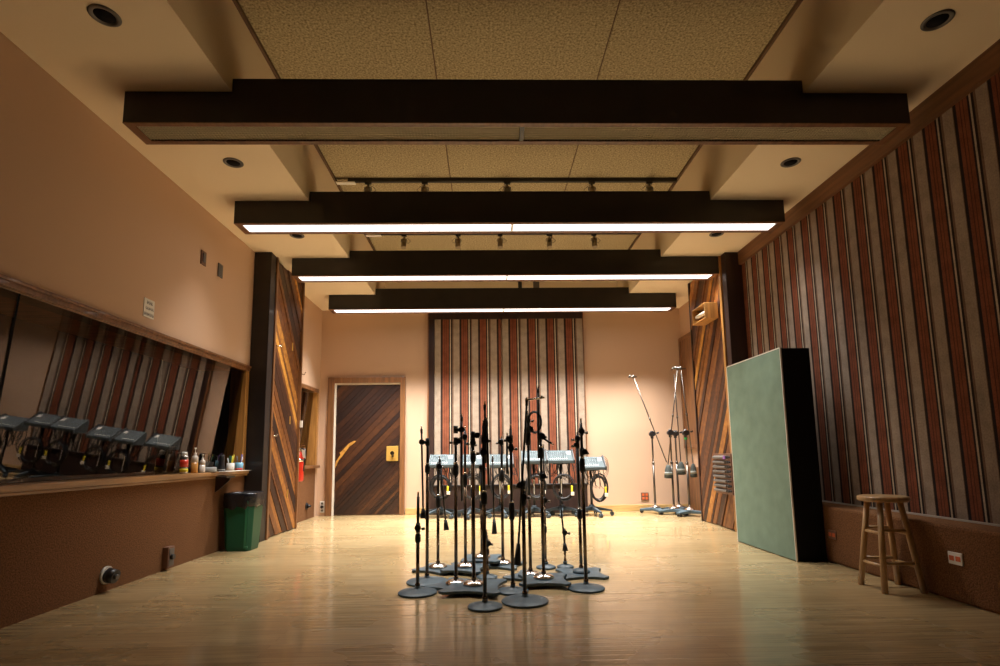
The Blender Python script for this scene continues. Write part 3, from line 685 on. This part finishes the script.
# ------------------------------------------------------------------ tall boom stands in the far right corner
def boom_stand(x,y,h,lo,hi,label,rot,wt,ctw,th):
    t=empty('boom_stand',(x,y,0),label,'microphone boom stand','tall chrome boom stands in the far right corner')
    for k in range(3):
        a=rot+k*2*math.pi/3; d=Vector((math.cos(a),math.sin(a),0)); n=Vector((-d.y,d.x,0))
        b=MB(); vs=[]
        for rr_,w,z0,z1 in ((.02,.075,.045,.088),(.12,.050,.04,.080),(.235,.038,.035,.065)):
            for sg,zz in ((-1,z0),(1,z0),(1,z1),(-1,z1)): vs.append(d*rr_+n*w*sg+Vector((0,0,zz)))
        fs=[(0,1,2,3),(11,10,9,8)]
        for q in (0,1):
            for e in range(4): fs.append((q*4+e,q*4+(e+1)%4,q*4+4+(e+1)%4,q*4+4+e))
        b.add(vs,fs); lg=b.build('leg',M['iron'],t,bevel=.006)
        p=d*.21; b=MB()
        for sg in (-1,1): b.cyl(p+n*.012*sg+Vector((0,0,.025)),p+n*.03*sg+Vector((0,0,.025)),.025,n=14)
        b.cyl(p-n*.02+Vector((0,0,.025)),p+n*.02+Vector((0,0,.025)),.007,n=8); b.build('caster',M['rubber'],lg)
    b=MB(); b.lathe([(.075,.085),(.078,.095),(.065,.11),(.03,.122),(.02,.14)],n=28); b.build('hub',M['chrome'],t)
    b=MB(); b.cyl((0,0,.13),(0,0,h*.62),.0165,n=14); b.cyl((0,0,h*.62),(0,0,h*.62+.03),.021,n=14); b.cyl((0,0,h*.62+.03),(0,0,h),.013,n=12); b.build('pole',M['steel'],t)
    b=MB(); b.cyl((0,-.045,h),(0,.035,h),.042,n=22); b.cyl((0,0,h-.07),(0,0,h+.05),.024,n=14); cb=b.build('boom_clutch',M['black'],t)
    b=MB(); b.cyl((.03,-.02,h-.0),(.085,-.03,h+.02),.006,n=8); b.cyl((.07,-.03,h+.012),(.10,-.033,h+.022),.014,n=10); b.build('clamp_handle',M['black'],cb)
    A=Vector((lo[0]-x,-.03,lo[1])); B=Vector((hi[0]-x,-.03,hi[1])); C0=Vector((0,-.03,h))
    b=MB(); b.cyl(A,B,.0085,n=10); dm=(B-A)*.5+A; d=(B-A).normalized(); b.cyl(dm-d*.02,dm+d*.02,.014,n=12); bm=b.build('boom_arm',M['steel'],t)
    if th:
        b=MB(); b.cyl(B+Vector((-.07*th,0,.0)),B+Vector((.07*th,0,-.012)),.010,n=10); b.cyl(B+Vector((-.09*th,0,-.02)),B+Vector((-.06*th,0,.02)),.012,n=10); b.cyl(B-Vector((0,0,.03)),B+Vector((0,0,.02)),.016,n=10); b.build('microphone_bar',M['steel'],bm)
    if ctw:
        b=MB(); w=.062*ctw; c=A+Vector((0,0,-.05)); b.cyl(A+Vector((0,0,.01)),A+Vector((0,0,-.06)),.008,n=8)
        b.lathe([(w*.35,.03),(w*.6,.0),(w*.8,-.04),(w,-.12),(w*1.02,-.16),(w*.6,-.17)],c=c,n=20); b.build('counterweight_bag',M['greybag'],bm)
        b=MB(); b.lathe([(w*1.01,-.115),(w*.93,-.085),(w*.90,-.075)],c=c,n=20); o=b.build('pale_band',M['pal'],bm); o['label']='pale band round the bag'
    if wt:
        b=MB(); b.cyl((0,0,h-.10),(0,0,h-.07),.022,n=14); o=b.build('green_tape',M['gtape'],t); o['label']='bright green tape'
boom_stand(2.575,8.40,1.221,(2.775,.78),(2.312,2.138),'boom stand with its arm leaning far left, leftmost in the corner',2.7,0,0,.8)
boom_stand(2.803,8.22,1.233,(2.738,.76),(2.962,2.23),'second boom stand from the left, bag hanging at its foot end',1.05,0,1.05,1)
boom_stand(2.965,8.46,1.226,(3.02,.80),(2.99,2.17),'third boom stand in the corner, nearest the back wall',.3,0,1.1,0)
boom_stand(2.952,7.98,1.219,(3.03,.78),(2.925,2.20),'rightmost boom stand, with green tape under its clutch',3.6,1,.8,1.1)

# ------------------------------------------------------------------ green gobo, stool, bin
t=empty('acoustic_gobo',(2.73,5.155,0),'tall sage green freestanding acoustic panel at the right wall','acoustic panel')
b=MB(); b.box(-.125,.132,-.533,.533,0,1.84); b.build('black_core',M['goboblk'],t,bevel=.004)
b=MB(); b.box(-.136,-.126,-.530,.530,.006,1.838); b.build('green_fabric_face',M['gobo'],t,bevel=.003)
b=MB(); b.box(-.137,-.124,-.540,-.531,0,1.846); b.box(-.137,-.124,.531,.540,0,1.846); b.box(-.137,-.124,-.540,.540,1.839,1.847); b.build('edge_strip',M['seal'],t)

def stool():
    t=empty('bar_stool',(2.715,3.70,0),'round backless wooden stool standing by the right wall','stool')
    zs=.618; r=.152
    b=MB(); b.lathe([(r*.93,zs-.036),(r,zs-.026),(r,zs-.012),(r*.985,zs-.003),(r*.93,zs),(r*.5,zs-.003)],n=44); b.build('seat',M['stool'],t)
    rot=R(-4)
    def P(k,z):
        a=rot+R(45)+k*math.pi/2; u=z/(zs-.036); rr_=.178*(1-u)+.095*u; return Vector((math.cos(a)*rr_,math.sin(a)*rr_,z))
    for k in range(4):
        b=MB(); b.cyl(P(k,0),P(k,zs-.03),.020,.018,n=16); b.build('leg',M['stool'],t)
    for k in range(4):
        for z in ((.375,.165) if k%2 else (.395,.185)):
            b=MB(); b.cyl(P(k,z),P((k+1)%4,z),.011,n=10); b.build('rung',M['stool'],t)
stool()

t=empty('waste_bin',(-2.545,5.72,0),'green plastic bin with a black liner beside the left wall','bin')
def octo(w,d,c):
    return [(-w+c,-d),(w-c,-d),(w,-d+c),(w,d-c),(w-c,d),(-w+c,d),(-w,d-c),(-w,-d+c)]
def loft(b,rings,mat_tone=.5,cap=(True,True)):
    n=len(rings[0]); vs=[p for r in rings for p in r]; fs=[]
    for j in range(len(rings)-1):
        for i in range(n): fs.append((j*n+i,j*n+(i+1)%n,(j+1)*n+(i+1)%n,(j+1)*n+i))
    if cap[0]: fs.append(tuple(reversed(range(n))))
    if cap[1]: fs.append(tuple((len(rings)-1)*n+i for i in range(n)))
    b.add(vs,fs)
b=MB(); loft(b,[[(x,y,z) for x,y in octo(w,w*.95,c)] for w,c,z in ((.128,.035,0),(.134,.038,.04),(.158,.045,.50),(.160,.045,.53))]); b.build('bin_body',M['green'],t,bevel=.005)
b=MB(); b.add([(.075,-.134,.03),(.095,-.1345,.03),(.112,-.156,.50),(.088,-.156,.50)],[(0,1,2,3)]); b.box(.09,.12,-.147,-.135,.035,.05)
b.build('rib',M['greenlit'],t)
rnd=random.Random(5); b=MB(); rings=[]
for w,z,j in ((.166,.43,.008),(.168,.45,.005),(.169,.52,.004),(.170,.565,.003),(.166,.578,.003),(.155,.572,.003),(.14,.50,.01)):
    ring=[]
    for k in range(40):
        a=2*math.pi*k/40; q=8; rr_=w/((abs(math.cos(a))**q+abs(math.sin(a))**q)**(1/q))
        rr_=min(rr_,w*1.16)+rnd.uniform(-j,j)*.6; ring.append((rr_*math.cos(a),rr_*math.sin(a)*.96,z+rnd.uniform(-j,j)*(2.2 if z<.44 else 1)))
    rings.append(ring)
loft(b,rings,cap=(False,True)); b.sm=[True]*len(b.sm); b.build('bin_liner',M['bag'],t)

# ------------------------------------------------------------------ things on the window ledge
LZ=.798; LX=-2.735
def ledge(name,y,label,cat,x=LX,z=LZ): return empty(name,(x,y,z),label,cat)
t=ledge('spray_can',4.915,'silver can with a red and yellow label, first on the ledge','can')
b=MB(); b.lathe([(.031,0),(.033,.006),(.033,.150),(.030,.160)],n=24); b.build('can_body',M['can'],t)
b=MB(); b.lathe([(.0338,.06),(.0338,.125)],n=24,smooth=True); o=b.build('red_label',M['red'],t); o['label']='red label band'
b=MB(); b.lathe([(.0338,.018),(.0338,.045)],n=24); o=b.build('yellow_label',M['yellow'],t); o['label']='yellow label band'
b=MB(); b.lathe([(.024,.160),(.024,.185),(.018,.195)],n=20); b.build('cap',M['white'],t)
def pump(y,h,label,m2,s=1):
    t=ledge('pump_bottle',y,label,'bottle')
    b=MB(); b.lathe([(.027*s,0),(.029*s,.006),(.029*s,h*.42)],n=20); o=b.build('liquid',M[m2],t)
    b=MB(); b.lathe([(.029*s,h*.42),(.029*s,h*.58),(.024*s,h*.66),(.012*s,h*.70),(.012*s,h*.74)],n=20); b.build('bottle_body',M['clear'],t)
    b=MB(); b.cyl((0,0,h*.74),(0,0,h*.80),.013*s,n=14); b.cyl((0,0,h*.80),(0,0,h*.95),.004,n=8); b.cyl((0,0,h*.94),(0,0,h),.011*s,n=12); b.cyl((0,0,h*.97),(.02,-.035*s,h*.955),.005,n=8); b.build('pump',M['white'],t)
pump(5.09,.235,'taller clear pump bottle with amber liquid on the ledge','amber')
pump(5.225,.175,'shorter clear pump bottle behind the taller amber one','clear',.9)
t=ledge('tape_roll',5.36,'flat grey round roll lying on the ledge','tape roll',x=-2.742)
b=MB(); b.lathe([(.066,0),(.07,.004),(.07,.044),(.066,.048),(.035,.048),(.034,.03)],n=32); b.build('roll',M['tape'],t)
t=ledge('insulated_flask',5.60,'black upright cylinder flask on the ledge','flask')
b=MB(); b.lathe([(.032,0),(.035,.01),(.034,.05),(.027,.065),(.027,.14),(.024,.165),(.020,.168)],n=24); b.build('flask_body',M['black'],t)
b=MB(); b.lathe([(.0362,.012),(.0358,.022)],n=24); b.build('base_ring',M['tape'],t)
def cup(y,h,r,label,cm,pens,sd):
    t=ledge('pen_cup',y,label,'cup')
    b=MB(); b.lathe([(r*.85,0),(r,.01),(r,h),(r*.9,h),(r*.86,.02)],n=24); b.build('cup_body',M[cm],t)
    rnd=random.Random(sd)
    for k in range(7):
        a=rnd.uniform(0,6.28); q=r*.55; ln=rnd.uniform(.05,.095)
        b=MB(); p0=Vector((math.cos(a)*q*.6,math.sin(a)*q*.6,.025)); p1=Vector((math.cos(a)*q*1.5,math.sin(a)*q*1.5,h+ln)); b.cyl(p0,p1,.0045,n=8); b.build('pen',M[pens[k%len(pens)]],t)
cup(5.79,.082,.038,'white cup full of yellow and green pens on the ledge','white',['yellow','green','white','yellow','gtape'],3)
cup(5.99,.085,.040,'blue cup of dark pens at the right end of the ledge','blue',['ink','black','purple','white'],8)
b=MB(); b.cyl((-.03,0,.012),(.035,.0,.012),.0115,n=14); b.lathe([(.018,0),(.018,.02),(.012,.024)],c=(.0,.06,0),n=16); tag(b.build('marker_cap',M['red'],loc=(-2.70,5.895,LZ)),'small red cap lying between the two cups','cap')
t=ledge('paper_sheets',5.60,'white paper sheets hanging over the ledge edge by the flask','paper',x=-2.69)
b=MB()
for k,(dx,dy,a) in enumerate(((0,0,.05),(.03,.10,-.12))):
    c,s=math.cos(a),math.sin(a); vs=[]
    for u,v in ((-.02,-.16),(.13,-.16),(.13,.12),(-.02,.12)): vs.append((dx+u*c-v*s,dy+u*s+v*c,.0005+.0025*k))
    vs+= [(x,y,z+.0015) for x,y,z in vs]; b.add(vs,[(3,2,1,0),(4,5,6,7),(0,1,5,4),(1,2,6,5),(2,3,7,6),(3,0,4,7)])
b.build('sheets',M['paper'],t)
t=empty('shelf_and_shadow',(XL,5.52,.735),'small brown shelf and solid shadow triangle under the ledge, above the bin','shelf')
b=MB(); b.prism([(0,0),(.14,0),(.14,-.02),(.03,-.12),(0,-.14)],lambda u,v,d:(u+.001,d,v),-.012,.012); b.build('bracket',M['espresso'],t)  # dark triangle, not a bracket: stands in for the shadow under the ledge
b=MB(); b.box(.001,.15,-.09,.09,.0005,.018); b.build('shelf_board',M['darkwood'],t,bevel=.003)

# ------------------------------------------------------------------ left-wall fittings
def plate(name,x,y,z,hy,hz,m,label,cat,th=.012,face=1,rows=None):
    t=empty(name,(x,y,z),label,cat)
    b=MB(); b.box(*( (.001,th) if face>0 else (-th,-.001) ),-hy,hy,-hz,hz); b.build('cover_plate',M[m],t,bevel=.003)
    return t
t=plate('wall_plate',XL,5.04,2.855,.045,.07,'browncover','dark slot plate high on the left wall, nearer one','wall plate')
b=MB(); b.box(.0125,.018,-.02,.02,-.045,.045); b.build('switch',M['ink'],t)
t=plate('wall_plate',XL,5.37,2.845,.045,.07,'plate','grey cover plate high on the left wall, farther one','wall plate')
b=MB(); b.cyl((.012,0,.05),(.015,0,.05),.005,n=8); b.cyl((.012,0,-.05),(.015,0,-.05),.005,n=8); b.build('screw',M['ink'],t)
t=empty('paper_notice',(XL,4.285,2.145),'small white paper notice with three lines above the window','notice')
b=MB(); b.box(.0002,.004,-.065,.068,-.078,.075); b.build('sheet',M['paper'],t)
def squiggle(b,y0,y1,z,h,sd):
    rnd=random.Random(sd); y=y0
    while y<y1:
        w=rnd.uniform(.007,.011); b.box(.0041,.0046,y,y+w*.45,z-h/2,z+h/2); b.box(.0041,.0046,y,y+w,z-h/2+rnd.choice((0,h*.4)),z-h/2+h*.28+rnd.choice((0,h*.4))); y+=w+.004
b=MB(); squiggle(b,-.03,.035,.045,.026,1); squiggle(b,-.04,.055,-.002,.022,2); squiggle(b,-.055,.06,-.05,.026,3); b.build('lettering',M['ink'],t)
t=empty('wall_socket_box',(XL,4.735,.11),'upright brown socket box low on the left wall','socket')
b=MB(); b.box(.001,.05,-.045,.045,-.085,.085); b.build('box',M['browncover'],t,bevel=.004)
b=MB(); b.box(.0505,.055,-.034,.034,.015,.07); b.box(.0505,.055,-.034,.034,-.07,-.02); b.build('socket_face',M['plate'],t,bevel=.003)
b=MB(); b.cyl((.052,0,.0),(.075,0,.0),.022,n=12); b.build('plug',M['black'],t)
t=empty('cable_connector',(XL,4.02,.115),'round black connector with a pale ring low on the left wall','connector')
b=MB(); b.cyl((.001,0,0),(.016,0,0),.062,n=28); b.build('pale_ring',M['seal'],t)
b=MB(); b.cyl((.0165,0,0),(.075,0,-.012),.052,.047,n=24); b.build('connector_body',M['black'],t)
b=MB(); b.cyl((.0755,.0,-.012),(.09,.0,-.014),.018,n=14); b.build('cap',M['plate'],t)
# far left: extinguisher, plug, socket
t=empty('fire_extinguisher',(-2.60,7.46,.60),'red fire extinguisher hanging at the left by the slatted panel','fire extinguisher')
b=MB(); b.lathe([(.05,0),(.065,.012),(.067,.03),(.067,.33),(.055,.375),(.03,.40),(.02,.41)],n=28); b.build('cylinder',M['red'],t)
b=MB(); b.lathe([(.0675,.27),(.0675,.31)],n=28); b.build('strap',M['chrome'],t)
b=MB(); b.cyl((0,0,.41),(0,0,.46),.018,n=14); b.box(-.015,.09,-.012,.012,.45,.462); b.box(-.015,.08,-.012,.012,.485,.497); b.cyl((0,-.03,.455),(0,.03,.455),.012,n=10); b.build('valve_handle',M['chrome'],t)
b=MB(); b.tube([(.02,0,.45),(.08,-.02,.44),(.10,-.03,.36),(.085,-.03,.25),(.08,-.03,.14)],.010); b.build('hose',M['black'],t)
b=MB(); b.add([(.05,-.055,.44),(.10,-.065,.42),(.115,-.065,.31),(.07,-.055,.33)],[(0,1,2,3)]); b.build('tag',M['paper'],t)
b=MB(); b.box(-.144,-.068,-.02,.02,.25,.30); b.build('bracket',M['black'],t)
t=empty('cable_plug',(XL+.005,8.25,.20),'black plug in the carpeted wainscot under the small window','plug')
b=MB(); b.cyl((.001,0,0),(.012,0,0),.05,n=20); b.cyl((.012,0,0),(.07,0,.0),.035,.012,n=16); b.build('plug_body',M['black'],t)
t=empty('wall_socket',(-2.655,YF,.14),'white socket low on the far wall left of the door','socket')
b=MB(); b.box(-.036,.036,-.012,-.001,-.09,.09); b.build('cover_plate',M['white'],t,bevel=.003)
b=MB(); b.cyl((0,-.0125,.0),(0,-.035,0),.024,n=14); b.build('plug',M['black'],t)
b=MB(); b.cyl((0,-.0125,.055),(0,-.018,.055),.018,n=14); b.cyl((0,-.0125,-.055),(0,-.018,-.055),.018,n=14); b.build('outlet',M['plate'],t)
# red socket plate on back wall right
t=empty('wall_socket',(2.52,YF,.23),'brown plate of red sockets low on the far wall','socket')
b=MB(); b.box(-.062,.062,-.010,-.001,-.062,.062); b.build('cover_plate',M['browncover'],t,bevel=.003)
b=MB()
for i in (-1,1):
    for j in (-1,1): b.box(.028*i-.018,.028*i+.018,-.013,-.0105,.028*j-.02,.028*j+.02)
b.build('outlet',M['orange'],t,bevel=.002)
# right wainscot sockets
for (y,z,m,lab) in ((4.52,.235,'browncover','dark plate of orange sockets between the green panel and the stool'),(3.33,.265,'white','white-edged socket plate low on the wall right of the stool')):
    t=empty('wall_socket',(2.865,y,z),lab,'socket')
    b=MB(); b.box(-.010,-.001,-.050,.050,-.037,.037); b.build('cover_plate',M[m],t,bevel=.003)
    for s in (-1,1):
        b=MB(); b.box(-.013,-.0105,.023*s-.017,.023*s+.017,-.015,.015); b.build('outlet',M['orange'],t,bevel=.002)
# speaker niche and connector panel on the right slatted panel
t=empty('niche_box',(2.887,6.66,2.69),'small open wood box holding a white tube, on the right slatted panel','box')
b=MB(); D=.17; yy=.205; zz=.10
b.box(-D,-.001,-yy,-yy+.014,-zz,zz); b.box(-D,-.001,yy-.014,yy,-zz,zz); b.box(-D,-.001,-yy+.014,yy-.014,zz-.012,zz); b.box(-D,-.001,-yy+.014,yy-.014,-zz,-zz+.012); b.box(-.012,-.001,-yy+.014,yy-.014,-zz+.012,zz-.012)
b.build('box_shell',M['goldwood'],t,bevel=.002)
b=MB(); b.cyl((-.12,-yy+.03,.0),(-.12,yy-.03,0),.026,n=18); b.build('white_tube',M['white'],t)
b=MB(); b.box(-.10,-.04,-.10,-.06,-zz+.013,-.03); b.box(-.10,-.04,.04,.08,-zz+.013,-.05); b.build('red_clip',M['red'],t)
t=empty('connector_panel',(2.893,6.46,.67),'grey ribbed connector panel on the right slatted panel','connector panel')
b=MB(); b.box(-.075,-.003,-.235,.235,-.24,.24); b.build('chassis',M['browncover'],t,bevel=.004)
b=MB()
for k in range(8):
    z=.195-.056*k; b.prism([(-.0755,z-.02),(-.105,z-.014),(-.105,z+.004),(-.0755,z+.022)],lambda u,v,d:(u,d,v),-.12,.22)
b.build('ribs',M['plate'],t)
b=MB()
for k in range(8):
    z=.195-.056*k; b.cyl((-.0755,-.165,z),(-.10,-.165,z),.017,n=10); b.cyl((-.0755,-.21,z),(-.095,-.21,z),.012,n=10)
b.build('jacks',M['rubber'],t)
b=MB(); b.box(-.115,-.106,-.165,-.115,.175,.215); o=b.build('purple_tag',M['purple'],t); o['label']='small purple tag'

# ------------------------------------------------------------------ camera, world, colour
cd=bpy.data.cameras.new('camera'); cam=bpy.data.objects.new('camera',cd); col.objects.link(cam); scene.camera=cam
cd.sensor_width=36; cd.lens=535/1000*36; cd.shift_y=(386.5-333)/1000
m=[[0.99969199,0.02271953,0.00998763],[-0.02128166,0.99180471,-0.12597818],[-0.01276794,0.12572682,0.99198273]]
cam.matrix_world=Matrix(((m[0][0],m[0][2],-m[0][1],0),(m[1][0],m[1][2],-m[1][1],0),(m[2][0],m[2][2],-m[2][1],.935),(0,0,0,1)))
cd.clip_start=.02
w=bpy.data.worlds.new('world'); scene.world=w; w.use_nodes=True
w.node_tree.nodes['Background'].inputs[0].default_value=(1,.8,.6,1); w.node_tree.nodes['Background'].inputs[1].default_value=.002
vs=scene.view_settings; vs.view_transform='Standard'; vs.look='None'; vs.gamma=1; vs.use_curve_mapping=False; vs.exposure=0
